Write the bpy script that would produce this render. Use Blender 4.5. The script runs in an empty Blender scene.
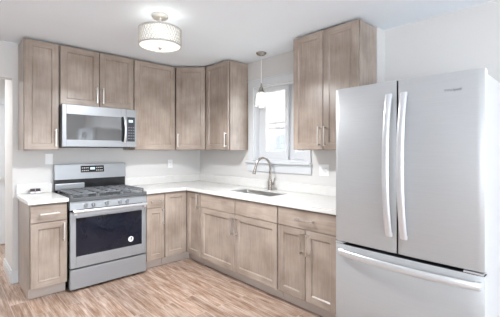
import bpy, bmesh, math, random
from mathutils import Vector, Matrix
random.seed(7)
SC = bpy.context.scene
COL = SC.collection
PI = math.pi

# ------------------------------------------------------------------ camera, world, light, exposure
YAW = math.atan(307 / 327)
cam_d = bpy.data.cameras.new('camera')
cam = bpy.data.objects.new('camera', cam_d)
COL.objects.link(cam)
cam.location = (-2.83, -4.12, 1.372)
cam.rotation_euler = (PI / 2, 0, -YAW)
cam_d.sensor_fit = 'HORIZONTAL'
cam_d.sensor_width = 36
cam_d.lens = 36 * 327 / 500
cam_d.shift_y = -8.5 / 500
cam_d.clip_start = 0.02
SC.camera = cam

SC.view_settings.view_transform = 'Standard'
SC.view_settings.look = 'None'
SC.view_settings.gamma = 1
SC.view_settings.use_curve_mapping = False
SC.view_settings.exposure = 0.25

world = bpy.data.worlds.new('sky')
SC.world = world
world.use_nodes = True
wbg = world.node_tree.nodes['Background']
wbg.inputs[0].default_value = (0.85, 0.925, 1.0, 1)
wbg.inputs[1].default_value = 7.0


def area(name, loc, rot, sx, sy, power, color=(1, 1, 1)):
    d = bpy.data.lights.new(name, 'AREA')
    d.shape = 'RECTANGLE'
    d.size, d.size_y = sx, sy
    d.energy = power
    d.color = color
    o = bpy.data.objects.new(name, d)
    COL.objects.link(o)
    o.location = loc
    o.rotation_euler = rot
    return o


# added fill light below the passage ceiling, brightens the doorway
area('passage_fill', (-3.3, 0.9, 2.3), (0, 0, 0), 1.2, 0.8, 34, (0.97, 0.98, 1.0))

# ------------------------------------------------------------------ materials


def nodes_of(m):
    m.use_nodes = True
    nt = m.node_tree
    return nt, nt.nodes, nt.links, nt.nodes['Principled BSDF']


def plain(name, col, rough=0.5, metal=0.0, spec=0.5, noise=0.03, nscale=6.0, bump=0.0, emis=None, estr=0.0, coat=0.0):
    """principled colour with a little procedural variation"""
    m = bpy.data.materials.new(name)
    nt, N, L, P = nodes_of(m)
    P.inputs['Roughness'].default_value = rough
    P.inputs['Metallic'].default_value = metal
    P.inputs['Specular IOR Level'].default_value = spec
    P.inputs['Coat Weight'].default_value = coat
    tc = N.new('ShaderNodeTexCoord')
    no = N.new('ShaderNodeTexNoise')
    no.inputs['Scale'].default_value = nscale
    no.inputs['Detail'].default_value = 3
    L.new(tc.outputs['Object'], no.inputs['Vector'])
    rp = N.new('ShaderNodeValToRGB')
    rp.color_ramp.elements[0].position = 0.3
    rp.color_ramp.elements[1].position = 0.7
    rp.color_ramp.elements[0].color = tuple(c * (1 - noise) for c in col) + (1,)
    rp.color_ramp.elements[1].color = tuple(min(1, c * (1 + noise)) for c in col) + (1,)
    L.new(no.outputs['Fac'], rp.inputs['Fac'])
    L.new(rp.outputs['Color'], P.inputs['Base Color'])
    if bump:
        b = N.new('ShaderNodeBump')
        b.inputs['Strength'].default_value = bump
        b.inputs['Distance'].default_value = 0.002
        n2 = N.new('ShaderNodeTexNoise')
        n2.inputs['Scale'].default_value = 220
        L.new(tc.outputs['Object'], n2.inputs['Vector'])
        L.new(n2.outputs['Fac'], b.inputs['Height'])
        L.new(b.outputs['Normal'], P.inputs['Normal'])
    if emis:
        P.inputs['Emission Color'].default_value = emis + (1,)
        P.inputs['Emission Strength'].default_value = estr
    return m


def wood(name, horizontal=False):
    """grey-brown stained maple, fine grain along the board"""
    m = bpy.data.materials.new(name)
    nt, N, L, P = nodes_of(m)
    tc = N.new('ShaderNodeTexCoord')
    oi = N.new('ShaderNodeObjectInfo')
    off = N.new('ShaderNodeVectorMath'); off.operation = 'SCALE'
    cmb = N.new('ShaderNodeCombineXYZ')
    for i in range(3):
        L.new(oi.outputs['Random'], cmb.inputs[i])
    L.new(cmb.outputs[0], off.inputs[0]); off.inputs['Scale'].default_value = 17.0
    add = N.new('ShaderNodeVectorMath'); add.operation = 'ADD'
    L.new(tc.outputs['Object'], add.inputs[0]); L.new(off.outputs[0], add.inputs[1])
    mp = N.new('ShaderNodeMapping')
    L.new(add.outputs[0], mp.inputs['Vector'])
    mp.inputs['Scale'].default_value = (2.2, 30, 34) if horizontal else (34, 30, 2.2)
    n1 = N.new('ShaderNodeTexNoise'); n1.inputs['Scale'].default_value = 1.6; n1.inputs['Detail'].default_value = 6
    n1.inputs['Roughness'].default_value = 0.65
    L.new(mp.outputs[0], n1.inputs['Vector'])
    n2 = N.new('ShaderNodeTexNoise'); n2.inputs['Scale'].default_value = 4.0; n2.inputs['Detail'].default_value = 4
    L.new(add.outputs[0], n2.inputs['Vector'])
    mx = N.new('ShaderNodeMix'); mx.inputs['Factor'].default_value = 0.6
    L.new(n1.outputs['Fac'], mx.inputs['A']); L.new(n2.outputs['Fac'], mx.inputs['B'])
    rp = N.new('ShaderNodeValToRGB')
    e = rp.color_ramp.elements
    e[0].position, e[1].position = 0.30, 0.72
    e[0].color = (0.235, 0.178, 0.14, 1)
    e[1].color = (0.50, 0.415, 0.353, 1)
    L.new(mx.outputs['Result'], rp.inputs['Fac'])
    # slight tone differences from door to door
    hs = N.new('ShaderNodeHueSaturation')
    mr = N.new('ShaderNodeMapRange'); mr.inputs['To Min'].default_value = 0.93; mr.inputs['To Max'].default_value = 1.06
    L.new(oi.outputs['Random'], mr.inputs['Value']); L.new(mr.outputs[0], hs.inputs['Value'])
    L.new(rp.outputs['Color'], hs.inputs['Color'])
    L.new(hs.outputs['Color'], P.inputs['Base Color'])
    P.inputs['Roughness'].default_value = 0.28
    P.inputs['Specular IOR Level'].default_value = 0.5
    return m


def steel(name, col, rough, axis=0, metal=1.0):
    """brushed stainless; axis = direction of brushing"""
    m = bpy.data.materials.new(name)
    nt, N, L, P = nodes_of(m)
    tc = N.new('ShaderNodeTexCoord')
    mp = N.new('ShaderNodeMapping')
    s = [260, 260, 260]; s[axis] = 2.5
    mp.inputs['Scale'].default_value = s
    L.new(tc.outputs['Object'], mp.inputs['Vector'])
    n = N.new('ShaderNodeTexNoise'); n.inputs['Scale'].default_value = 1.0; n.inputs['Detail'].default_value = 2
    L.new(mp.outputs[0], n.inputs['Vector'])
    rp = N.new('ShaderNodeValToRGB')
    rp.color_ramp.elements[0].color = tuple(c * 0.93 for c in col) + (1,)
    rp.color_ramp.elements[1].color = tuple(min(1, c * 1.06) for c in col) + (1,)
    L.new(n.outputs['Fac'], rp.inputs['Fac'])
    L.new(rp.outputs['Color'], P.inputs['Base Color'])
    mr = N.new('ShaderNodeMapRange')
    mr.inputs['To Min'].default_value = rough * 0.9; mr.inputs['To Max'].default_value = rough * 1.1
    L.new(n.outputs['Fac'], mr.inputs['Value']); L.new(mr.outputs[0], P.inputs['Roughness'])
    P.inputs['Metallic'].default_value = metal
    return m


def floor_material():
    """weathered brown wood-look plank tile, planks running away from the viewer along y"""
    m = bpy.data.materials.new('wood_look_plank')
    nt, N, L, P = nodes_of(m)
    tc = N.new('ShaderNodeTexCoord')
    rot = N.new('ShaderNodeMapping'); rot.inputs['Rotation'].default_value = (0, 0, PI / 2)
    L.new(tc.outputs['Object'], rot.inputs['Vector'])
    br = N.new('ShaderNodeTexBrick')
    br.offset = 0.37; br.offset_frequency = 2
    br.inputs['Scale'].default_value = 1.0
    br.inputs['Brick Width'].default_value = 0.92
    br.inputs['Row Height'].default_value = 0.12
    br.inputs['Mortar Size'].default_value = 0.0022
    br.inputs['Mortar Smooth'].default_value = 0.2
    br.inputs['Bias'].default_value = 0.0
    br.inputs['Color1'].default_value = (0, 0, 0, 1)
    br.inputs['Color2'].default_value = (1, 1, 1, 1)
    br.inputs['Mortar'].default_value = (0.5, 0.5, 0.5, 1)
    L.new(rot.outputs[0], br.inputs['Vector'])
    # grain, shifted per plank
    sh = N.new('ShaderNodeVectorMath'); sh.operation = 'SCALE'; sh.inputs['Scale'].default_value = 9.0
    L.new(br.outputs['Color'], sh.inputs[0])
    ad = N.new('ShaderNodeVectorMath'); ad.operation = 'ADD'
    L.new(tc.outputs['Object'], ad.inputs[0]); L.new(sh.outputs[0], ad.inputs[1])
    mp = N.new('ShaderNodeMapping'); mp.inputs['Scale'].default_value = (80, 2.6, 1)
    L.new(ad.outputs[0], mp.inputs['Vector'])
    g = N.new('ShaderNodeTexNoise'); g.inputs['Scale'].default_value = 1.3; g.inputs['Detail'].default_value = 7; g.inputs['Roughness'].default_value = 0.7
    L.new(mp.outputs[0], g.inputs['Vector'])
    mp2 = N.new('ShaderNodeMapping'); mp2.inputs['Scale'].default_value = (24, 3.2, 1)
    L.new(ad.outputs[0], mp2.inputs['Vector'])
    g2 = N.new('ShaderNodeTexNoise'); g2.inputs['Scale'].default_value = 1.2; g2.inputs['Detail'].default_value = 5; g2.inputs['Roughness'].default_value = 0.6
    L.new(mp2.outputs[0], g2.inputs['Vector'])
    mx = N.new('ShaderNodeMix'); mx.inputs['Factor'].default_value = 0.5
    L.new(g.outputs['Fac'], mx.inputs['A']); L.new(g2.outputs['Fac'], mx.inputs['B'])
    rp = N.new('ShaderNodeValToRGB')
    e = rp.color_ramp.elements
    e[0].position = 0.35; e[0].color = (0.16, 0.08, 0.048, 1)
    e[1].position = 0.68; e[1].color = (0.64, 0.54, 0.475, 1)
    k = e.new(0.46); k.color = (0.31, 0.195, 0.135, 1)
    k = e.new(0.54); k.color = (0.44, 0.32, 0.25, 1)
    L.new(mx.outputs['Result'], rp.inputs['Fac'])
    tone = N.new('ShaderNodeHueSaturation')
    mr = N.new('ShaderNodeMapRange'); mr.inputs['To Min'].default_value = 0.84; mr.inputs['To Max'].default_value = 1.10
    L.new(br.outputs['Color'], mr.inputs['Value']); L.new(mr.outputs[0], tone.inputs['Value'])
    L.new(rp.outputs['Color'], tone.inputs['Color'])
    gr = N.new('ShaderNodeMix'); gr.data_type = 'RGBA'
    L.new(br.outputs['Fac'], gr.inputs['Factor'])
    L.new(tone.outputs['Color'], gr.inputs[6])
    gr.inputs[7].default_value = (0.50, 0.42, 0.36, 1)
    L.new(gr.outputs[2], P.inputs['Base Color'])
    P.inputs['Roughness'].default_value = 0.32
    b = N.new('ShaderNodeBump'); b.inputs['Strength'].default_value = 0.25; b.inputs['Distance'].default_value = 0.003
    L.new(g.outputs['Fac'], b.inputs['Height']); L.new(b.outputs['Normal'], P.inputs['Normal'])
    return m


def glass(name, tint=(1, 1, 1), refl=0.08, rough=0.0):
    """clear thin pane: see-through with a faint mirror reflection that grows at grazing angles"""
    m = bpy.data.materials.new(name)
    m.use_nodes = True
    nt = m.node_tree; N = nt.nodes; L = nt.links
    N.clear()
    out = N.new('ShaderNodeOutputMaterial')
    tr = N.new('ShaderNodeBsdfTransparent'); tr.inputs[0].default_value = tint + (1,)
    gl = N.new('ShaderNodeBsdfGlossy'); gl.inputs['Roughness'].default_value = rough
    fr = N.new('ShaderNodeLayerWeight'); fr.inputs['Blend'].default_value = 0.25
    mr = N.new('ShaderNodeMapRange'); mr.inputs['To Min'].default_value = refl; mr.inputs['To Max'].default_value = 0.6
    L.new(fr.outputs['Facing'], mr.inputs['Value'])
    ms = N.new('ShaderNodeMixShader')
    L.new(mr.outputs[0], ms.inputs[0]); L.new(tr.outputs[0], ms.inputs[1]); L.new(gl.outputs[0], ms.inputs[2])
    L.new(ms.outputs[0], out.inputs[0])
    return m


M = {}
M['wall'] = plain('wall_paint', (0.67, 0.652, 0.634), 0.75, noise=0.012, nscale=2.0, bump=0.03)
M['ceiling'] = plain('ceiling_paint', (0.88, 0.935, 0.99), 0.85, noise=0.01, nscale=2.0, bump=0.03)
M['trim'] = plain('white_trim_paint', (0.665, 0.675, 0.69), 0.4, noise=0.01)
M['wood'] = wood('stained_maple')
M['woodh'] = wood('stained_maple_rail', True)
M['recess'] = plain('cabinet_shadow_gap', (0.20, 0.155, 0.125), 0.6)
M['kick'] = plain('toe_kick_board', (0.50, 0.425, 0.375), 0.5, noise=0.04)
M['quartz'] = plain('white_quartz', (0.74, 0.725, 0.70), 0.16, noise=0.025, nscale=14)
M['nickel'] = plain('brushed_nickel', (0.74, 0.72, 0.69), 0.30, metal=1.0, noise=0.03, nscale=40)
M['faucet'] = plain('faucet_nickel', (0.40, 0.365, 0.33), 0.27, metal=1.0, noise=0.03, nscale=40)
M['steel'] = steel('brushed_steel', (0.36, 0.372, 0.39), 0.40, 0, 0.5)
M['steel_fridge'] = steel('brushed_steel_fridge', (0.48, 0.487, 0.495), 0.40, 0, 0.45)
M['bright'] = plain('polished_handle_steel', (0.66, 0.67, 0.69), 0.28, metal=0.6, noise=0.02, nscale=30)
M['sink'] = steel('sink_steel', (0.38, 0.375, 0.365), 0.32, 1, 0.8)
M['black'] = plain('black_enamel', (0.015, 0.016, 0.018), 0.22, noise=0.1)
M['iron'] = plain('cast_iron', (0.155, 0.16, 0.17), 0.36, noise=0.15, nscale=60)
M['cooktop'] = plain('cooktop_enamel', (0.10, 0.105, 0.11), 0.2, noise=0.1)
M['darkglass'] = plain('dark_oven_glass', (0.008, 0.010, 0.020), 0.05, spec=0.45)
M['mwglass'] = plain('mirror_dark_glass', (0.30, 0.305, 0.31), 0.06, metal=0.8, noise=0.02)
M['panel'] = plain('control_panel_black', (0.05, 0.055, 0.065), 0.15)
M['fridge_side'] = plain('fridge_grey_paint', (0.60, 0.605, 0.62), 0.4, noise=0.01)
M['gasket'] = plain('black_rubber', (0.02, 0.02, 0.022), 0.6)
M['plastic'] = plain('white_plastic', (0.92, 0.92, 0.92), 0.35, noise=0.01)
M['slot'] = plain('dark_slot', (0.10, 0.10, 0.10), 0.5)
M['floor'] = floor_material()
M['pane'] = glass('window_glass')
M['clear'] = glass('seeded_glass_shade', (0.95, 0.96, 0.96), 0.10)
_nt = M['clear'].node_tree
_out = [n for n in _nt.nodes if n.type == 'OUTPUT_MATERIAL'][0]
_src = _out.inputs[0].links[0].from_socket
_tl = _nt.nodes.new('ShaderNodeBsdfTranslucent'); _tl.inputs[0].default_value = (0.9, 0.92, 0.92, 1)
_vo = _nt.nodes.new('ShaderNodeTexVoronoi'); _vo.inputs['Scale'].default_value = 90
_mr = _nt.nodes.new('ShaderNodeMapRange'); _mr.inputs['From Max'].default_value = 0.6; _mr.inputs['To Min'].default_value = 0.42; _mr.inputs['To Max'].default_value = 0.15
_mx = _nt.nodes.new('ShaderNodeMixShader')
_nt.links.new(_vo.outputs['Distance'], _mr.inputs['Value']); _nt.links.new(_mr.outputs[0], _mx.inputs[0])
_nt.links.new(_src, _mx.inputs[1]); _nt.links.new(_tl.outputs[0], _mx.inputs[2]); _nt.links.new(_mx.outputs[0], _out.inputs[0])
M['acrylic'] = glass('clear_acrylic', (0.93, 0.92, 0.92), 0.12)
M['card'] = plain('dark_card', (0.03, 0.022, 0.028), 0.5)
M['pale_card'] = plain('pale_card', (0.78, 0.70, 0.69), 0.5)
M['logo'] = plain('logo_grey', (0.22, 0.22, 0.24), 0.4)
M['display'] = plain('display_digits', (0.5, 0.6, 0.65), 0.4, emis=(0.55, 0.75, 0.85), estr=0.5)
M['shade'] = plain('lit_white_fabric', (0.85, 0.84, 0.80), 0.8, emis=(1.0, 0.97, 0.90), estr=0.25)
M['diffuser'] = plain('lit_frosted_diffuser', (0.9, 0.9, 0.88), 0.5, emis=(1.0, 0.985, 0.95), estr=0.6)
M['bulb'] = plain('lit_bulb', (0.9, 0.9, 0.88), 0.5, emis=(1.0, 0.96, 0.88), estr=7.0)
M['siding'] = plain('pale_siding', (0.30, 0.295, 0.29), 0.7)
M['shingle'] = plain('grey_shingles', (0.19, 0.195, 0.20), 0.8, noise=0.12, nscale=8)
M['rail'] = plain('weathered_trim', (0.20, 0.17, 0.155), 0.8)
M['lawn'] = plain('pale_grass', (0.35, 0.38, 0.30), 0.9, noise=0.2)

# ------------------------------------------------------------------ mesh helpers


class MB:
    def __init__(self):
        self.bm = bmesh.new()
        self.slot = 0

    def _tag(self, faces):
        for f in faces:
            f.material_index = self.slot

    def box(self, x0, x1, y0, y1, z0, z1, bev=0.0, seg=2):
        g = bmesh.ops.create_cube(self.bm, size=1)
        vs = g['verts']
        for v in vs:
            v.co = Vector((x0 + (x1 - x0) * (v.co.x + .5), y0 + (y1 - y0) * (v.co.y + .5), z0 + (z1 - z0) * (v.co.z + .5)))
        fs = list({f for v in vs for f in v.link_faces})
        self._tag(fs)
        if bev:
            es = list({e for v in vs for e in v.link_edges})
            r = bmesh.ops.bevel(self.bm, geom=es, offset=bev, segments=seg, affect='EDGES', profile=0.5)
            self._tag(r['faces'])
        return self

    def poly(self, pts):
        f = self.bm.faces.new([self.bm.verts.new(p) for p in pts])
        f.material_index = self.slot
        return f

    def prism(self, pts, vec):
        """extrude polygon pts (3d list) along vec"""
        a = [self.bm.verts.new(p) for p in pts]
        b = [self.bm.verts.new(Vector(p) + Vector(vec)) for p in pts]
        n = len(a)
        fs = [self.bm.faces.new(a[::-1]), self.bm.faces.new(b)]
        for i in range(n):
            fs.append(self.bm.faces.new((a[i], a[(i + 1) % n], b[(i + 1) % n], b[i])))
        self._tag(fs)
        return self

    def lathe(self, prof, c=(0, 0, 0), axis='z', n=32, closed=False):
        """prof: (radius, height) list revolved about axis through c"""
        c = Vector(c)
        rings = []
        for r, h in prof:
            if r < 1e-6:
                rings.append([self.bm.verts.new(c + self._ax(0, 0, h, axis))])
            else:
                rings.append([self.bm.verts.new(c + self._ax(r * math.cos(2 * PI * i / n), r * math.sin(2 * PI * i / n), h, axis)) for i in range(n)])
        fs = []
        pairs = list(zip(rings, rings[1:]))
        if closed:
            pairs.append((rings[-1], rings[0]))
        for A, B in pairs:
            for i in range(n):
                j = (i + 1) % n
                if len(A) == 1 and len(B) == 1:
                    continue
                if len(A) == 1:
                    fs.append(self.bm.faces.new((A[0], B[i], B[j])))
                elif len(B) == 1:
                    fs.append(self.bm.faces.new((A[i], A[j], B[0])))
                else:
                    fs.append(self.bm.faces.new((A[i], A[j], B[j], B[i])))
        self._tag(fs)
        return self

    @staticmethod
    def _ax(a, b, h, axis):
        return Vector((a, b, h)) if axis == 'z' else (Vector((h, a, b)) if axis == 'x' else Vector((b, h, a)))

    def sweep(self, pts, rx, ry=None, up=(0, 0, 1), n=12, rect=False, scales=None):
        """tube (ellipse) or rectangular bar along a list of points"""
        ry = rx if ry is None else ry
        pts = [Vector(p) for p in pts]
        up = Vector(up)
        if rect:
            prof = [(-rx, -ry), (rx, -ry), (rx, ry), (-rx, ry)]
        else:
            prof = [(rx * math.cos(2 * PI * i / n), ry * math.sin(2 * PI * i / n)) for i in range(n)]
        rings = []
        for i, p in enumerate(pts):
            t = (pts[min(i + 1, len(pts) - 1)] - pts[max(i - 1, 0)]).normalized()
            a = t.cross(up)
            if a.length < 1e-4:
                a = t.cross(Vector((0.3, 1, 0)))
            a.normalize()
            b = a.cross(t).normalized()
            s = scales[i] if scales else 1
            rings.append([self.bm.verts.new(p + a * x * s + b * y * s) for x, y in prof])
        k = len(prof)
        fs = []
        for A, B in zip(rings, rings[1:]):
            for i in range(k):
                fs.append(self.bm.faces.new((A[i], A[(i + 1) % k], B[(i + 1) % k], B[i])))
        fs.append(self.bm.faces.new(rings[0][::-1]))
        fs.append(self.bm.faces.new(rings[-1]))
        self._tag(fs)
        return self

    def build(self, name, mats, parent=None, smooth=False):
        bmesh.ops.recalc_face_normals(self.bm, faces=self.bm.faces[:])
        me = bpy.data.meshes.new(name)
        self.bm.to_mesh(me)
        self.bm.free()
        for m in (mats if isinstance(mats, (list, tuple)) else [mats]):
            me.materials.append(m)
        if smooth:
            for p in me.polygons:
                p.use_smooth = True
            try:
                me.set_sharp_from_angle(angle=math.radians(38))
            except Exception:
                pass
        o = bpy.data.objects.new(name, me)
        COL.objects.link(o)
        if parent:
            o.parent = parent
        return o


def thing(name, label, cat, loc=(0, 0, 0), rotz=0.0, group=None):
    o = bpy.data.objects.new(name, None)
    COL.objects.link(o)
    o.location = loc
    o.rotation_euler = (0, 0, rotz)
    tag(o, label, cat, group)
    return o


def tag(o, label, cat, group=None):
    o['label'] = label
    o['category'] = cat
    if group:
        o['group'] = group
    return o


def struct(o):
    o['kind'] = 'structure'
    return o


# ------------------------------------------------------------------ setting
CZ = 2.475
XL, YF, XR = -4.6, -6.6, 0.14
WY0, WY1, WZ0, WZ1 = -1.97, -1.18, 1.245, 2.15   # window opening over the sink

struct(MB().box(XL - .15, 1.2, YF - .15, 2.0, -0.08, 0.0).build('floor', M['floor']))
struct(MB().box(XL - .15, 0.32, YF - .15, 2.0, CZ, CZ + .12).build('ceiling', M['ceiling']))

b = MB()
b.box(-2.31, 0.3, 0, 0.55, 0, CZ)                 # thick wall behind range
b.box(-3.55, -2.31, 0, 0.12, 2.11, CZ)            # header over the opening
b.box(XL - .12, -3.55, 0, 0.12, 0, CZ)
struct(b.build('wall_back', M['wall']))

b = MB()
b.box(0, 0.16, WY1, 0, 0, CZ)
b.box(0, 0.16, -2.768, WY0, 0, CZ)
b.box(0, 0.16, WY0, WY1, 0, WZ0 - .02)
b.box(0, 0.16, WY0, WY1, WZ1, CZ)
b.box(XR, XR + .16, YF - .12, -2.768, 0, CZ)
struct(b.build('wall_right', M['wall']))

b = MB()   # wall behind the viewer with a wide patio window
b.box(XL - .12, -4.2, YF - .12, YF, 0, CZ)
b.box(-1.1, XR + .16, YF - .12, YF, 0, CZ)
b.box(-4.2, -1.1, YF - .12, YF, 2.25, CZ)
struct(b.build('wall_front', M['wall']))

b = MB()
b.box(XL - .12, XL, YF, -6.2, 0, CZ)
b.box(XL - .12, XL, -4.4, 2.0, 0, CZ)
b.box(XL - .12, XL, -6.2, -4.4, 2.25, CZ)
b.box(XL - .12, XL, -6.2, -4.4, 0, 0.5)
struct(b.build('wall_left', M['wall']))

struct(MB().box(XL, 0.3, 1.82, 1.95, 0, CZ).build('wall_passage', M['wall']))

# unseen windows that light the room
b = MB()
for x in (-4.2, -3.18, -2.15, -1.16):
    b.box(x, x + .06, YF - .1, YF - .04, 0, 2.25)
b.box(-4.2, -1.1, YF - .1, YF - .04, 0, .07).box(-4.2, -1.1, YF - .1, YF - .04, 2.18, 2.25)
struct(b.build('window_2', M['trim']))
b = MB()
for y in (-6.2, -5.33, -4.46):
    b.box(XL - .1, XL - .04, y, y + .06, .5, 2.25)
b.box(XL - .1, XL - .04, -6.2, -4.4, .5, .57).box(XL - .1, XL - .04, -6.2, -4.4, 2.18, 2.25)
struct(b.build('window_3', M['trim']))

# baseboard round the stub of wall beside the cabinet
b = MB()
b.box(-2.325, -2.31, -0.015, 0.56, 0, 0.10).box(-2.321, -2.31, -0.011, 0.556, 0.10, 0.13)
b.box(-2.31, -2.262, -0.015, 0.0, 0, 0.10).box(-2.31, -2.262, -0.011, 0, 0.10, 0.13)
struct(b.build('baseboard_left', M['trim']))

# passage door beyond the opening
d = struct(MB().box(-2.9, -2.17, 1.775, 1.812, 0.01, 2.03, .003).build('door_1', M['trim']))
b = MB()
for (x0, x1) in ((-2.80, -2.56), (-2.50, -2.26)):
    for (z0, z1) in ((.22, .85), (1.0, 1.62), (1.72, 1.92)):
        b.box(x0, x1, 1.765, 1.776, z0, z1, .006)
b.build('door_panel', M['trim'], d)
MB().lathe([(0, 0), (.028, 0), (.028, .01), (.012, .015), (.012, .04), (.03, .05), (.03, .07), (0, .078)], (-2.23, 1.776, .95), 'y', 20).build('door_knob', M['nickel'], d, True)
for o in d.children:
    if o.name.startswith('door_knob'):
        o.scale = (1, -1, 1); o.location.y = 2 * 1.776
b = MB()
b.box(-2.99, -2.905, 1.79, 1.82, 0, 2.12).box(-2.165, -2.06, 1.79, 1.82, 0, 2.12).box(-2.99, -2.06, 1.785, 1.82, 2.035, 2.12)
struct(b.build('trim_1', M['trim']))

# ---- window over the sink
win = bpy.data.objects.new('window_1', None); COL.objects.link(win); struct(win)
b = MB()   # casing, stool and apron on the room side
b.box(-0.022, 0.0, WY1 - .004, WY1 + .083, 1.235, WZ1 - .001, .003)
b.box(-0.022, 0.0, WY0 - .083, WY0 + .004, 1.235, WZ1 - .001, .003)
b.box(-0.024, 0.0, WY0 - .083, WY1 + .083, WZ1 - .004, WZ1 + .078, .003)
b.box(-0.030, 0.0, WY0 - .09, WY1 + .09, WZ1 + .066, WZ1 + .082, .003)
b.build('window_casing', M['trim'], win)
MB().box(0.0, 0.10, WY0 + .002, WY1 - .002, 1.226, 1.2355).box(-0.055, -0.0005, WY0 - .095, WY1 + .115, 1.212, 1.236, .004).build('window_sill', M['trim'], win)
MB().box(-0.020, -0.0005, WY0 - .09, WY1 + .10, 1.112, 1.186, .003).box(-.026, -.0005, WY0 - .09, WY1 + .10, 1.1865, 1.211, .003).build('window_apron', M['trim'], win)
b = MB()   # jamb lining
b.box(0.0, 0.158, WY1 - .016, WY1 - .002, WZ0, WZ1 - .002).box(0.0, 0.158, WY0 + .002, WY0 + .016, WZ0, WZ1 - .002)
b.box(0.0, 0.158, WY0 + .016, WY1 - .016, WZ1 - .018, WZ1 - .002).box(0.0, 0.158, WY0 + .016, WY1 - .016, 1.237, 1.262)
b.build('window_frame', M['trim'], win)
for (ya, yb, xo) in ((-1.665, WY1 - .017, .075), (WY0 + .017, -1.620, .118)):
    s = MB()
    st = 0.065
    z0, z1 = 1.263, WZ1 - .019
    s.box(xo, xo + .04, ya, ya + st - .02, z0, z1, .004).box(xo, xo + .04, yb - st - .05, yb, z0, z1, .004)
    s.box(xo, xo + .04, ya + st - .02, yb - st - .05, z0, z0 + .09, .004).box(xo, xo + .04, ya + st - .02, yb - st - .05, z1 - .05, z1, .004)
    so = s.build('window_sash', M['trim'], win)
    MB().box(xo + .017, xo + .021, ya + st - .024, yb - st - .046, z0 + .086, z1 - .046).build('window_pane', M['pane'], so)
MB().box(.066, .076, -1.653, -1.632, 1.60, 1.66, .002).build('window_latch', M['trim'], win)

# ---- what stands outside the window
h = thing('neighbour_house', 'pale sided house with grey gabled porch roof seen through the window over the sink', 'house', (7.6, 4.0, 0))
b = MB()
b.box(0, 4.5, -8, 10, -.6, 5.2)
for k in range(30):
    z = -.5 + k * .19
    b.prism([(-.02, -8, z), (0, -8, z + .185), (0, -8, z)], (0, 18, 0))
b.build('house_wall', M['siding'], h)
for (z0, z1) in ((2.29, 2.36), (2.53, 2.58)):
    MB().box(-.05, -.021, -8, 10, z0, z1).build('trim_band', M['rail'], h)
MB().prism([(-1.3, 2.2, 1.17), (-1.3, -1.0, 2.26), (-1.3, -4.2, 1.17)], (1.28, 0, 0)).build('porch_roof', M['shingle'], h)
for y in (1.9, -3.9):
    MB().box(-1.2, -1.05, y - .08, y + .08, -.55, 1.17).build('porch_post', M['siding'], h)
g = MB().box(1.25, 14, -9, 15, -.65, -.55).build('ground', M['lawn']); struct(g)

# ------------------------------------------------------------------ cabinets
DT = 0.02


def door_mesh(x0, x1, z0, z1, y=0.0, st=0.058):
    """shaker door: flat stiles and rails round a recessed panel; front at y"""
    b = MB()
    ins, dep = 0.009, 0.011
    b.slot = 0
    X0, X1, Z0, Z1 = x0 + st, x1 - st, z0 + st, z1 - st
    c = 0.002
    # stiles (vertical grain) and rails (horizontal grain)
    b.poly([(x0 + c, y, z0 + c), (X0, y, z0 + c), (X0, y, Z0), (X0, y, Z1), (X0, y, z1 - c), (x0 + c, y, z1 - c)])
    b.poly([(X1, y, z0 + c), (x1 - c, y, z0 + c), (x1 - c, y, z1 - c), (X1, y, z1 - c), (X1, y, Z1), (X1, y, Z0)])
    b.slot = 1
    b.poly([(X0, y, z0 + c), (X1, y, z0 + c), (X1, y, Z0), (X0, y, Z0)])
    b.poly([(X0, y, Z1), (X1, y, Z1), (X1, y, z1 - c), (X0, y, z1 - c)])
    b.slot = 0
    o = [(X0, y, Z0), (X1, y, Z0), (X1, y, Z1), (X0, y, Z1)]
    i = [(X0 + ins, y + dep, Z0 + ins), (X1 - ins, y + dep, Z0 + ins), (X1 - ins, y + dep, Z1 - ins), (X0 + ins, y + dep, Z1 - ins)]
    for k in range(4):
        b.poly([o[k], o[(k + 1) % 4], i[(k + 1) % 4], i[k]])
    b.poly(i)
    of = [(x0 + c, y, z0 + c), (x1 - c, y, z0 + c), (x1 - c, y, z1 - c), (x0 + c, y, z1 - c)]
    om = [(x0, y + c, z0), (x1, y + c, z0), (x1, y + c, z1), (x0, y + c, z1)]
    ob = [(x0, y + DT, z0), (x1, y + DT, z0), (x1, y + DT, z1), (x0, y + DT, z1)]
    for k in range(4):
        j = (k + 1) % 4
        b.poly([of[k], of[j], om[j], om[k]])
        b.poly([om[k], om[j], ob[j], ob[k]])
    b.poly(ob)
    bmesh.ops.remove_doubles(b.bm, verts=b.bm.verts[:], dist=1e-5)
    return b


def pull(b, cx, cz, vertical=True, y=0.0, ln=0.175):
    """square bar pull on two posts"""
    r, so = 0.0065, 0.030
    h = ln / 2
    if vertical:
        b.box(cx - r, cx + r, y - so - .009, y - so, cz - h, cz + h, .002)
        for s in (-1, 1):
            b.box(cx - r, cx + r, y - so - .001, y + .001, cz + s * (h - .012) - r, cz + s * (h - .012) + r)
    else:
        b.box(cx - h, cx + h, y - so - .009, y - so, cz - r, cz + r, .002)
        for s in (-1, 1):
            b.box(cx + s * (h - .012) - r, cx + s * (h - .012) + r, y - so - .001, y + .001, cz - r, cz + r)
    return b


WM = [M['wood'], M['woodh']]


def add_door(root, x0, x1, z0, z1, handle=None, hz=None, g=0.003, st=0.058, name='door'):
    o = door_mesh(x0 + g, x1 - g, z0 + g, z1 - g, 0.0, st).build(name, WM, root)
    if handle:
        hx = x0 + .032 if handle == 'l' else x1 - .032
        pull(MB(), hx, hz).build('handle', M['nickel'], o)
    return o


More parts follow.
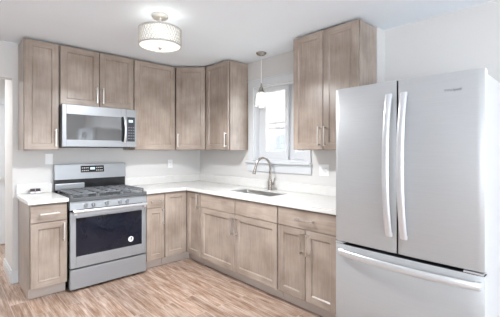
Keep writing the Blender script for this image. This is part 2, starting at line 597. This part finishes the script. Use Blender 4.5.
def add_drawer(root, x0, x1, z0, z1, handle=True, g=0.003, ln=.165):
    b = MB()
    b.slot = 0
    b.box(x0 + g, x1 - g, 0, DT, z0 + g, z1 - g, .002, 1)
    o = b.build('drawer' if handle else 'drawer_front', M['woodh'], root)
    if handle:
        pull(MB(), (x0 + x1) / 2, (z0 + z1) / 2, False, ln=ln).build('handle', M['nickel'], o)
    return o


def upper(name_label, loc, rot, w, z0, z1, depth=.33, leaves=1, handles=('r',), group='upper cabinets', lab_cat='cabinet'):
    """local x across the front, y going back to the wall, door front at y=0"""
    r = thing('upper_cabinet', name_label, lab_cat, loc, rot, group)
    e = .002
    b = MB(); b.slot = 0
    b.box(e, w - e, DT + .012, depth - .002, z0, z1, .0015, 1)
    b.build('cabinet_body', M['wood'], r)
    ws = w / leaves
    for k in range(leaves):
        add_door(r, k * ws + (.004 if k == 0 else 0), (k + 1) * ws - (.004 if k == leaves - 1 else 0), z0 + .002, z1 - .004, handles[k], z0 + .125)
    return r


UZ0, UZ1 = 1.372, 2.462
upper('narrow tall wall cabinet between the doorway and the microwave', (-2.263, -.33, 0), 0, .306, UZ0, UZ1, handles=('r',))
upper('short two-door wall cabinet directly above the microwave', (-1.955, -.33, 0), 0, .784, 1.846, UZ1, leaves=2, handles=('r', 'l'))
upper('wide single-door wall cabinet between the microwave and the corner cabinet', (-1.169, -.33, 0), 0, .557, UZ0, UZ1, handles=(None,))
# diagonal corner cabinet: pentagonal body
r = thing('corner_cabinet', 'angled wall cabinet in the room corner, facing out diagonally', 'cabinet', (-.610, -.33, 0), -PI / 4, 'upper cabinets')
wd = .28 * math.sqrt(2)
b = MB()
s2 = math.sqrt(.5)


def diag_local(x, y):
    dx, dy = x + .610, y + .33
    return (dx * s2 - dy * s2, dx * s2 + dy * s2)


pent = [(-.583, -.314), (-.314, -.583), (-.322 + .318, -.606), (-.004, -.004), (-.606, -.004)]
pl = [diag_local(*p) for p in pent]
b.prism([(p[0], p[1], UZ0) for p in pl], (0, 0, UZ1 - UZ0))
b.build('cabinet_body', M['wood'], r)
add_door(r, .006, wd - .006, UZ0 + .002, UZ1 - .004, 'l', UZ0 + .125)

upper('wall cabinet with a bare end panel, between the corner cabinet and the window', (-.33, -.610, 0), -PI / 2, .465, UZ0, UZ1, handles=('r',))
upper('two-door wall cabinet between the window and the refrigerator', (-.33, -2.070, 0), -PI / 2, .695, UZ0, UZ1, leaves=2, handles=('r', 'l'))


def base(label, loc, rot, w, group='base cabinets', name='base_cabinet', toe=True, ends=(0, 0)):
    r = thing(name, label, 'cabinet', loc, rot, group)
    e = .002
    MB().box(e, w - e, DT + .012, .626, .102, .877, .0015, 1).build('cabinet_body', M['wood'], r)
    MB().box(e - ends[0], w - e, .082, .62, 0.0, .102).build('toe_kick', M['kick'], r)
    return r


DZ = .706    # split between drawer and door
r = base('narrow base cabinet with one drawer, between the doorway and the range', (-2.263, -.63, 0), 0, .308)
add_drawer(r, .004, .304, DZ, .866)
add_door(r, .004, .304, .106, DZ, 'r', .60)
r = base('narrow base cabinet with one drawer, between the range and the corner', (-1.160, -.63, 0), 0, .236)
add_drawer(r, .004, .232, DZ, .866, ln=.135)
add_door(r, .004, .232, .106, DZ, 'r', .60)
# corner base cabinet, L-shaped, with a folding pair of doors
r = thing('corner_base_cabinet', 'L-shaped base cabinet in the room corner with two doors meeting at an inner angle', 'cabinet', (-.924, -.63, 0), 0, 'base cabinets')
b = MB()
ox, oy = -.924, -.63
L = [(-.922, -.002), (-.002, -.002), (-.002, -.922), (-.598, -.922), (-.598, -.598), (-.922, -.598)]
b.prism([(x - ox, y - oy, .102) for x, y in L], (0, 0, .775))
b.build('cabinet_body', M['wood'], r)
b = MB()
L2 = [(-.922, -.004), (-.004, -.004), (-.004, -.922), (-.548, -.922), (-.548, -.548), (-.922, -.548)]
b.prism([(x - ox, y - oy, 0) for x, y in L2], (0, 0, .102))
b.build('toe_kick', M['kick'], r)
add_door(r, 0, .292, .106, .866)
o = door_mesh(.003, .287, .109, .863).build('door', WM, r)
o.location = (.294, -.003, 0); o.rotation_euler = (0, 0, -PI / 2)
pull(MB(), .287 - .03, .775).build('handle', M['nickel'], o)

r = base('wide sink base cabinet under the faucet with two doors and two blank drawer fronts', (-.63, -.924, 0), -PI / 2, 1.214)
for c in list(r.children):
    if c.name.startswith('cabinet_body'):
        # open top so that the sink bowl hangs free inside
        me = c.data
        bm = bmesh.new(); bm.from_mesh(me)
        bm.clear()
        bm.to_mesh(me); bm.free()
        nb = MB()
        nb.box(.002, .022, DT + .012, .626, .102, .877).box(1.192, 1.212, DT + .012, .626, .102, .877)
        nb.box(.022, 1.192, .606, .626, .102, .877).box(.022, 1.192, DT + .012, .606, .102, .122)
        nb.box(.022, 1.192, DT + .012, .041, .122, .877)
        nb.bm.to_mesh(me); nb.bm.free()
add_drawer(r, .004, .620, DZ, .866, False); add_drawer(r, .624, 1.210, DZ, .866, False)
add_door(r, .004, .622, .106, DZ, 'r', .588); add_door(r, .622, 1.210, .106, DZ, 'l', .588)
r = base('base cabinet with one wide drawer over two doors, next to the refrigerator', (-.63, -2.140, 0), -PI / 2, .615)
add_drawer(r, .004, .611, DZ, .866, ln=.19)
add_door(r, .004, .3075, .106, DZ, 'r', .588); add_door(r, .3075, .611, .106, DZ, 'l', .588)

# ------------------------------------------------------------------ worktops and sink
KZ0, KZ1 = .878, .914
t = thing('countertop', 'short white quartz countertop with low backsplash on the cabinet beside the doorway', 'countertop', (-2.11, -.33, KZ0))
MB().box(-.172, .158, -.325, .328, 0, KZ1 - KZ0, .004).build('slab', M['quartz'], t)
MB().box(-.170, .156, .306, .327, KZ1 - KZ0, KZ1 - KZ0 + .10, .003).build('backsplash', M['quartz'], t)

SX0, SX1, SY0, SY1 = -.475, -.185, -1.905, -1.255
t = thing('countertop', 'long L-shaped white quartz countertop with the sink cut into it', 'countertop', (0, 0, KZ0))
b = MB()
zt = KZ1 - KZ0
b.box(-1.163, -.655, -.655, -.002, 0, zt)
b.box(-.655, -.002, SY1, -.002, 0, zt)
b.box(-.655, SX0, SY0, SY1, 0, zt)
b.box(SX1, -.002, SY0, SY1, 0, zt)
b.box(-.655, -.002, -2.762, SY0, 0, zt)
bmesh.ops.remove_doubles(b.bm, verts=b.bm.verts[:], dist=1e-5)
b.build('slab', M['quartz'], t)
MB().box(-1.161, -.003, -.023, -.002, zt, zt + .10, .003).box(-.023, -.002, -2.760, -.024, zt, zt + .10, .003).build('backsplash', M['quartz'], t)

s = thing('kitchen_sink', 'undermount stainless steel sink bowl set into the long countertop', 'sink', ((SX0 + SX1) / 2, (SY0 + SY1) / 2, KZ0))
hx, hy = (SX1 - SX0) / 2 + .004, (SY1 - SY0) / 2 + .004


def rrect(hx, hy, r, z, n=6):
    pts = []
    for (cx, cy, a0) in ((hx - r, hy - r, 0), (-hx + r, hy - r, 90), (-hx + r, -hy + r, 180), (hx - r, -hy + r, 270)):
        for k in range(n + 1):
            a = math.radians(a0 + 90 * k / n)
            pts.append((cx + r * math.cos(a), cy + r * math.sin(a), z))
    return pts


b = MB()
rings = [rrect(hx - .0055, hy - .0055, .03, .026), rrect(hx - .0055, hy - .0055, .03, -.02), rrect(hx - .006, hy - .006, .035, -.16), rrect(hx - .03, hy - .03, .03, -.19)]
vr = [[b.bm.verts.new(p) for p in R] for R in rings]
for A, B in zip(vr, vr[1:]):
    for i in range(len(A)):
        b.bm.faces.new((A[i], A[(i + 1) % len(A)], B[(i + 1) % len(A)], B[i]))
b.bm.faces.new(vr[-1])
o = b.build('bowl', M['sink'], s, True)
sm = o.modifiers.new('thick', 'SOLIDIFY'); sm.thickness = .002; sm.offset = -1
MB().lathe([(0, .004), (.02, .004), (.04, .006), (.045, .002), (.045, 0), (0, 0)], (0, 0, -.19), 'z', 24).build('drain', M['faucet'], s, True)

# faucet
fx, fy = -.095, -1.545
f = thing('faucet', 'tall gooseneck pull-down faucet in brushed nickel behind the sink', 'faucet', (fx, fy, KZ1), 0)
MB().lathe([(0, 0), (.030, 0), (.030, .006), (.026, .012), (.024, .05), (.021, .10), (.018, .115), (.0125, .125), (0, .125)], (0, 0, 0.0005), 'z', 24).build('base', M['faucet'], f, True)
pts = [(0, 0, .11), (0, 0, .18), (0, 0, .255)]
R = .088
dx, dy = -.92, .39
for k in range(1, 17):
    a = PI * k / 16 * .93
    q = R - R * math.cos(a)
    pts.append((dx * q, dy * q, .262 + R * 1.2 * math.sin(a)))
MB().sweep(pts, .013, n=14).build('gooseneck', M['faucet'], f, True)
e = Vector(pts[-1]); tdir = (e - Vector(pts[-2])).normalized()
MB().sweep([e - tdir * .004, e + tdir * .02, e + tdir * .075, e + tdir * .10, e + tdir * .102], .0145, n=16, scales=[.85, .95, 1.15, 1.25, 1.0]).build('spray_head', M['faucet'], f, True)
lv = MB().sweep([(0, -.018, .072), (.0, -.036, .074), (.0, -.05, .076)], .0155, n=16).build('handle', M['faucet'], f, True)
MB().sweep([(-.0, -.045, .08), (.004, -.058, .11), (.006, -.066, .145)], .0062, n=12).build('lever', M['faucet'], lv, True)

# ------------------------------------------------------------------ refrigerator
FX, FY0, FY1, FZ = -.877, -2.893, -3.735, 1.782       # front plane, far and near edges, door top
rf = thing('refrigerator', 'stainless french-door refrigerator with bottom freezer beside the base cabinets', 'refrigerator', (FX, FY0, 0), -PI / 2)
W = FY0 - FY1
# local: x 0..W across front, y back
MB().box(.006, W - .006, .075, .93, .02, 1.765, .004).build('body', M['fridge_side'], rf)
MB().box(.02, W - .02, .055, .08, .05, 1.755).build('gasket', M['gasket'], rf)
MB().box(.01, W - .01, .07, .09, 0.0, .05).build('kick_grille', M['gasket'], rf)
mid = -FY1 - (-FY0)
SP = 3.312 + FY0     # local x of the split


def curved_front(x0, x1, z0, z1, bow=.010, depth=.055, rd=.005):
    """door slab with a gently bowed stainless front and rounded vertical edges"""
    b = MB()
    n = 24
    prof = []
    for i in range(n + 1):
        u = i / n
        x = x0 + (x1 - x0) * u
        g = (x - 0) / W * 2 - 1
        yb = -bow * (1 - g * g)
        de = min(x - x0, x1 - x)
        if de < rd:
            yb += rd - math.sqrt(max(0, rd * rd - (rd - de) ** 2))
        prof.append((x, yb))
    xs = prof
    front_b = [b.bm.verts.new((x, y + .002, z0)) for x, y in xs]
    front_b2 = [b.bm.verts.new((x, y, z0 + .004)) for x, y in xs]
    front_t2 = [b.bm.verts.new((x, y, z1 - .004)) for x, y in xs]
    front_t = [b.bm.verts.new((x, y + .002, z1)) for x, y in xs]
    for A, B in ((front_b, front_b2), (front_b2, front_t2), (front_t2, front_t)):
        for i in range(n):
            b.bm.faces.new((A[i], A[i + 1], B[i + 1], B[i]))
    kb = [b.bm.verts.new((x0, depth, z0)), b.bm.verts.new((x1, depth, z0))]
    kt = [b.bm.verts.new((x0, depth, z1)), b.bm.verts.new((x1, depth, z1))]
    f = b.bm.faces.new(front_t + [kt[1], kt[0]]); f.material_index = 2 if z1 < 1 else 1
    f = b.bm.faces.new(front_b[::-1] + [kb[0], kb[1]]); f.material_index = 2
    b.bm.faces.new((kb[0], kb[1], kt[1], kt[0]))
    f = b.bm.faces.new((front_b[0], front_b2[0], front_t2[0], front_t[0], kt[0], kb[0])); f.material_index = 2 if x0 > .01 else 1
    f = b.bm.faces.new((front_b[-1], front_b2[-1], front_t2[-1], front_t[-1], kt[1], kb[1])); f.material_index = 2 if x1 < W - .01 else 1
    return b


SEAM = .752
FM = [M['steel_fridge'], M['fridge_side'], M['gasket']]
d1 = curved_front(0, SP - .005, SEAM + .010, FZ).build('door', FM, rf, True)
d2 = curved_front(SP + .005, W, SEAM + .010, FZ).build('door', FM, rf, True)
d3 = curved_front(0, W, .06, SEAM - .010).build('freezer_drawer', FM, rf, True)


def bow_handle(b, p0, p1, out, w, t, n=20):
    p0, p1 = Vector(p0), Vector(p1)
    pts = []
    for k in range(n + 1):
        u = k / n
        p = p0.lerp(p1, u)
        p.y = -0.012 - out * (1 - abs(2 * u - 1) ** 2.4) - .012
        pts.append(p)
    return pts


# tall bowed handles either side of the split
for (x, door) in ((SP - .043, d1), (SP + .043, d2)):
    b = MB()
    pts = bow_handle(b, (x, 0, .862), (x, 0, 1.700), .050, 0, 0)
    b.sweep(pts, .0205, .0105, up=(0, -1, 0), n=20)
    for z in (.868, 1.694):
        b.box(x - .0155, x + .0155, -.026, .0, z - .012, z + .012, .002)
    b.build('handle', M['bright'], door, True)
b = MB()
pts = bow_handle(b, (.04, 0, .695), (W - .018, 0, .695), .040, 0, 0)
b.sweep(pts, .0095, .021, up=(0, 0, 1), n=20)
for x in (.048, W - .026):
    b.box(x - .012, x + .012, -.028, .004, .676, .714, .002)
b.build('handle', M['bright'], d3, True)
for x in (.045, W - .045):
    MB().box(x - .03, x + .03,   .062, .15, 1.766, 1.794, .004).build('hinge_cover', M['fridge_side'], rf)
MB().box(W - .09, W - .004, -.004, .05, SEAM - .006, SEAM + .004, .001).build('hinge_plate', M['bright'], rf)
MB().box(.004, .06, -.004, .05, SEAM - .006, SEAM + .004, .001).build('hinge_plate', M['bright'], rf)
# maker's name on the door
tx = bpy.data.curves.new('logo', 'FONT')
tx.body = 'Whirlpool'
tx.size = .0195
tx.extrude = .0006
tx.align_x = 'CENTER'
tmp = bpy.data.objects.new('logo_text', tx)
COL.objects.link(tmp)
bpy.context.view_layer.update()
lm = bpy.data.meshes.new_from_object(tmp.evaluated_get(bpy.context.evaluated_depsgraph_get()))
bpy.data.objects.remove(tmp)
lm.materials.clear(); lm.materials.append(M['logo'])
lo = bpy.data.objects.new('logo', lm)
COL.objects.link(lo)
lo.parent = d2
lo.location = (3.598 + FY0, -.0062, 1.682)
lo.rotation_euler = (PI / 2, 0, 0)

# ------------------------------------------------------------------ range
RX0, RX1 = -1.946, -1.168
RW = RX1 - RX0
rg = thing('gas_range', 'stainless freestanding gas range with black cast-iron grates below the microwave', 'range', (RX0, -.66, 0))
MB().box(.003, RW - .003, .045, .64, .02, .895).build('body', M['black'], rg)
for x in (.05, RW - .05):
    for y in (.1, .58):
        MB().lathe([(0, 0), (.018, 0), (.018, .02), (0, .02)], (x, y, 0), 'z', 12).build('foot', M['black'], rg)
MB().box(.004, RW - .004, .0, .045, .022, .212, .005).build('drawer', M['steel'], rg)
od = MB()
od.box(.004, .055, 0, .045, .226, .768, .004).box(RW - .055, RW - .004, 0, .045, .226, .768, .004)
od.box(.055, RW - .055, 0, .045, .226, .335, .004).box(.055, RW - .055, 0, .045, .708, .768, .004)
od = od.build('oven_door', M['steel'], rg)
MB().box(.054, RW - .054, .004, .03, .334, .709).build('oven_window', M['darkglass'], od)
b = MB()
b.sweep([(.02 + (RW - .04) * k / 12, -.052, .779) for k in range(13)], .010, .015, up=(0, 0, 1), n=14)
for x in (.04, RW - .04):
    b.box(x - .014, x + .014, -.05, .002, .745, .79, .004)
b.build('handle', M['bright'], od, True)
MB().lathe([(0, 0), (.029, 0), (.029, .0008), (0, .0008)], (-1.347 - RX0, .0036, .409), 'y', 28).build('sticker', M['plastic'], od)
b = MB(); b.box(-1.347 - RX0 - .012, -1.347 - RX0 + .012, .0022, .0030, .398, .404); b.box(-1.347 - RX0 - .004, -1.347 - RX0 + .012, .0022, .0030, .408, .428)
b.build('sticker_print', M['slot'], od)
# control panel, slightly tilted back
b = MB()
b.prism([(.002, -.004, .792), (.002, .012, .868), (.002, .06, .868), (.002, .06, .792)], (RW - .004, 0, 0))
cp = b.build('control_panel', M['steel'], rg)
for kx in (-1.80, -1.731, -1.600, -1.466, -1.391):
    x = kx - RX0
    k = MB().lathe([(0, -.034), (.0165, -.034), (.0185, -.028), (.0195, -.008), (.025, -.006), (.025, 0), (0, 0)], (x, .006, .829), 'y', 24).build('knob', M['steel'], rg, True)
    MB().box(x - .0035, x + .0035, -.034, -.022, .812, .846, .002).build('knob_grip', M['iron'], k)
# cooktop, burners, grates
MB().box(0, RW, -.006, .575, .870, .905, .006).build('cooktop', M['cooktop'], rg)
bz = .905
spots = [(.16, .15), (.16, .43), (RW / 2, .29), (RW - .16, .15), (RW - .16, .43)]
for (x, y) in spots:
    MB().lathe([(0, 0), (.050, 0), (.050, .008), (.036, .012), (.036, .020), (.030, .023), (0, .023)], (x, y, bz), 'z', 24).build('burner', M['iron'], rg, True)
gw = (RW - .04) / 3
for k in range(3):
    x0 = .02 + gw * k + .003; x1 = .02 + gw * (k + 1) - .003
    b = MB()
    z0, z1 = bz + .027, bz + .041
    for x in (x0, x1 - .012):
        b.box(x, x + .012, .03, .55, z0, z1, .002, 1)
    for y in (.03, .16, .284, .41, .538):
        b.box(x0, x1, y, y + .012, z0, z1, .002, 1)
    xm = (x0 + x1) / 2
    b.box(xm - .005, xm + .005, .03, .55, z0, z1, .002, 1)
    for x in (x0, x1 - .012):
        for y in (.03, .538):
            b.box(x, x + .012, y, y + .012, bz - .0005, z0)
    b.build('grate', M['iron'], rg)
# backguard
b = MB()
b.prism([(.0, .572, 1.045), (.0, .592, 1.212), (.0, .640, 1.212), (.0, .640, 1.045)], (RW, 0, 0))
bg = b.build('backguard', M['steel'], rg)
b = MB(); b.box(.004, RW - .004, .585, .64, .895, 1.046)
b.build('vent_panel', M['black'], rg)
b = MB(); b.box(.002, .30, .570, .59, .93, 1.0, .006); b.build('backguard_trim', M['steel'], rg)
sl = (.592 - .572) / (1.212 - 1.045)


def bgy(z):
    return .572 + (z - 1.045) * sl


b = MB()
dx0, dx1 = .262, .518
b.prism([(dx0, bgy(1.115) - .001, 1.115), (dx0, bgy(1.19) - .001, 1.19), (dx0, bgy(1.19) + .004, 1.19), (dx0, bgy(1.115) + .004, 1.115)], (dx1 - dx0, 0, 0))
dp = b.build('display_panel', M['black'], rg)
for i in range(4):
    for (x, z) in ((.275 + i * .02, 1.165), (.275 + i * .02, 1.135), (.43 + i * .02, 1.165), (.43 + i * .02, 1.135)):
        MB().box(x, x + .011, bgy(z) - .0022, bgy(z) - .0004, z - .004, z + .006).build('button', M['nickel'], dp)
b = MB(); b.box(.365, .415, bgy(1.155) - .0026, bgy(1.155) - .0004, 1.145, 1.172)
b.build('clock_display', M['display'], dp)

# ------------------------------------------------------------------ microwave
MX0, MX1, MZ0, MZ1 = -1.951, -1.171, 1.405, 1.843
mw = thing('microwave', 'stainless over-the-range microwave hung under the short wall cabinet', 'microwave', (MX0, -.405, 0))
mwW = MX1 - MX0
MB().box(.003, mwW - .003, .035, .403, MZ0, MZ1, .002).build('body', M['steel'], mw)
b = MB(); b.box(.05, mwW - .05, .06, .36, MZ0 - .008, MZ0 + .001); b.build('vent_grille', M['gasket'], mw)
DW = .655   # door width
b = MB()
gx0, gx1, gz0, gz1 = .040, .604, 1.478, 1.742
b.box(.001, gx0, 0, .034, MZ0 + .002, MZ1 - .002, .003).box(gx1, DW, 0, .034, MZ0 + .002, MZ1 - .002, .003)
b.box(gx0, gx1, 0, .034, MZ0 + .002, gz0, .003).box(gx0, gx1, 0, .034, gz1, MZ1 - .002, .003)
md = b.build('door', M['steel'], mw)
MB().box(gx0 - .001, gx1 + .001, .004, .03, gz0 - .001, gz1 + .001).build('door_glass', M['mwglass'], md)
b = MB(); b.box(gx1 - .001, gx1 + .055, -.0012, .01, gz0 - .012, gz1 + .008); b.build('door_trim', M['black'], md)
b = MB()
hx0 = .634
pts = []
for k in range(15):
    u = k / 14
    pts.append((hx0, -.010 - .036 * (1 - abs(2 * u - 1) ** 2.2), 1.455 + (1.752 - 1.455) * u))
b.sweep(pts, .012, .007, up=(0, -1, 0), n=12)
b.build('handle', M['bright'], md, True)
b = MB()
b.box(DW + .003, mwW - .001, 0, .034, MZ0 + .002, MZ1 - .002, .003)
cpn = b.build('control_panel', M['steel'], mw)
MB().box(DW + .012, mwW - .022, -.002, .01, 1.470, 1.752, .001).build('keypad', M['panel'], cpn)
for i in range(3):
    for j in range(5):
        MB().box(DW + .024 + i * .028, DW + .042 + i * .028, -.0032, -.001, 1.50 + j * .032, 1.508 + j * .032).build('key', M['logo'], cpn)
MB().box(DW + .03, mwW - .045, -.0032, -.001, 1.69, 1.72).build('clock_display', M['display'], cpn)

# ------------------------------------------------------------------ lights
cl = thing('ceiling_light', 'round drum ceiling light with lattice metal shade and white diffuser', 'ceiling light', (-1.537, -1.67, CZ))
MB().lathe([(0, 0), (.066, 0), (.066, -.018), (.058, -.028), (0, -.028)], (0, 0, -.0005), 'z', 36).build('canopy', M['nickel'], cl, True)
MB().lathe([(0, -.02), (.011, -.02), (.011, -.135), (0, -.135)], (0, 0, 0), 'z', 16).build('stem', M['nickel'], cl, True)
zt, zb, RR = -.125, -.252, .168
MB().lathe([(RR - .006, zt), (RR - .008, zt), (RR - .008, zb + .004), (RR - .006, zb + .004)], (0, 0, 0), 'z', 64, True).build('shade', M['shade'], cl, True)
b = MB()
NB = 40
for sgn in (1, -1):
    for k in range(NB):
        a0 = 2 * PI * k / NB
        P = []
        for q in range(5):
            a = a0 + sgn * (2 * PI / NB) * 2.4 * q / 4
            P.append((RR * math.cos(a), RR * math.sin(a), zb + .006 + (zt - zb - .012) * q / 4))
        b.sweep(P, .0027, .0008, up=(0, 0, 1), rect=True)
b.build('lattice', M['nickel'], cl)
b = MB()
for z in (zt, zb):
    b.lathe([(RR + .003, z - .006), (RR + .003, z + .006), (RR - .005, z + .006), (RR - .005, z - .006)], (0, 0, 0), 'z', 64, True)
b.build('rim', M['nickel'], cl, True)
MB().lathe([(RR - .008, zb + .004), (RR - .010, zb - .002), (.10, zb - .012), (0, zb - .016), (0, zb - .013), (.10, zb - .009), (RR - .012, zb + .002)], (0, 0, 0), 'z', 64).build('diffuser', M['diffuser'], cl, True)
MB().lathe([(0, zb - .012), (.018, zb - .015), (.018, zb - .02), (.010, zb - .026), (.006, zb - .034), (0, zb - .036)], (0, 0, 0), 'z', 24).build('finial', M['nickel'], cl, True)
pd = bpy.data.lights.new('ceiling_light_glow', 'AREA'); pd.shape = 'DISK'; pd.size = .30; pd.spread = math.radians(166); pd.energy = 42; pd.color = (.95, .975, 1.0)
po = bpy.data.objects.new('ceiling_light_glow', pd); COL.objects.link(po); po.location = (-1.537, -1.67, CZ - .295)
pd = bpy.data.lights.new('ceiling_light_upglow', 'POINT'); pd.energy = 0.15; pd.color = (1, .96, .88); pd.shadow_soft_size = .05
po = bpy.data.objects.new('ceiling_light_upglow', pd); COL.objects.link(po); po.location = (-1.537 + .05, -1.67 - .05, CZ - .19)

px, py = -.195, -1.50
pn = thing('pendant_lamp', 'small clear glass bell pendant lamp hanging before the window', 'pendant lamp', (px, py, CZ))
MB().lathe([(0, 0), (.060, 0), (.060, -.006), (.045, -.022), (.012, -.03), (0, -.03)], (0, 0, -.0005), 'z', 32).build('canopy', M['faucet'], pn, True)
MB().sweep([(0, 0, -.025), (0, 0, -.355)], .003, n=8).build('cord', M['plastic'], pn)
MB().lathe([(0, -.345), (.006, -.345), (.010, -.37), (.010, -.385), (.022, -.40), (.024, -.425), (.036, -.432), (.038, -.455), (0, -.455)], (0, 0, 0), 'z', 28).build('socket', M['faucet'], pn, True)
prof = [(.030, -.440), (.048, -.452), (.058, -.475), (.066, -.53), (.074, -.595), (.079, -.615)]
pr2 = prof + [(r - .003, z) for r, z in prof[::-1]]
MB().lathe(pr2, (0, 0, 0), 'z', 36, True).build('glass_shade', M['clear'], pn, True)
MB().lathe([(0, -.455), (.013, -.455), (.013, -.475), (.024, -.50), (.029, -.53), (.024, -.555), (.010, -.57), (0, -.572)], (0, 0, 0), 'z', 20).build('bulb', M['bulb'], pn, True)
pd = bpy.data.lights.new('pendant_glow', 'POINT'); pd.energy = 0.5; pd.color = (1, .95, .86); pd.shadow_soft_size = .05
po = bpy.data.objects.new('pendant_glow', pd); COL.objects.link(po); po.location = (px, py, CZ - .66)

# ------------------------------------------------------------------ small things


def outlet(label, loc, rot, w, kinds):
    r = thing('wall_outlet', label, 'outlet', loc, rot, 'wall plates above the countertops')
    MB().box(-w / 2, w / 2, -.006, -.0003, -.058, .058, .0025).build('cover_plate', M['plastic'], r)
    n = len(kinds)
    for i, k in enumerate(kinds):
        cx = (i - (n - 1) / 2) * .046
        if k == 's':
            MB().box(cx - .016, cx + .016, -.009, -.005, -.033, .033, .002).build('rocker_switch', M['plastic'], r)
        else:
            f = MB().box(cx - .017, cx + .017, -.008, -.005, -.034, .034, .003).build('receptacle', M['plastic'], r)
            for z in (-.018, .018):
                for s in (-.006, .006):
                    MB().box(cx + s - .0012, cx + s + .0012, -.0085, -.0078, z - .005, z + .005).build('slot', M['slot'], f)
    return r


outlet('white switch plate on the wall between the doorway cabinet and the range', (-1.983, 0, 1.272), 0, .072, 's')
outlet('white outlet plate on the wall under the wide single-door cabinet', (-.503, 0, 1.178), 0, .072, 'r')
outlet('white double-width outlet plate on the wall between the window and the refrigerator', (0, -2.21, 1.168), -PI / 2, .118, 'sr')

c = thing('card_holder', 'small clear card holder with dark cards on the short countertop', 'card holder', (-2.125, -.085, KZ1 + .0006), math.radians(-8))
b = MB()
b.box(-.05, .05, -.03, .03, 0, .005, .001).box(-.05, .05, .026, .03, .005, .035).box(-.05, .05, -.03, -.027, .005, .022)
b.box(-.05, -.047, -.027, .026, .005, .03).box(.047, .05, -.027, .026, .005, .03).box(-.0015, .0015, -.027, .026, .005, .03)
b.build('tray', M['acrylic'], c)
for (x0, x1) in ((-.045, -.003), (.003, .045)):
    MB().box(x0, x1, -.012, .024, .0055, .052, .0008).build('card_stack', M['card'], c)
    MB().box(x0, x1, -.0255, -.0125, .0055, .024, .0008).build('card_front', M['pale_card'], c)
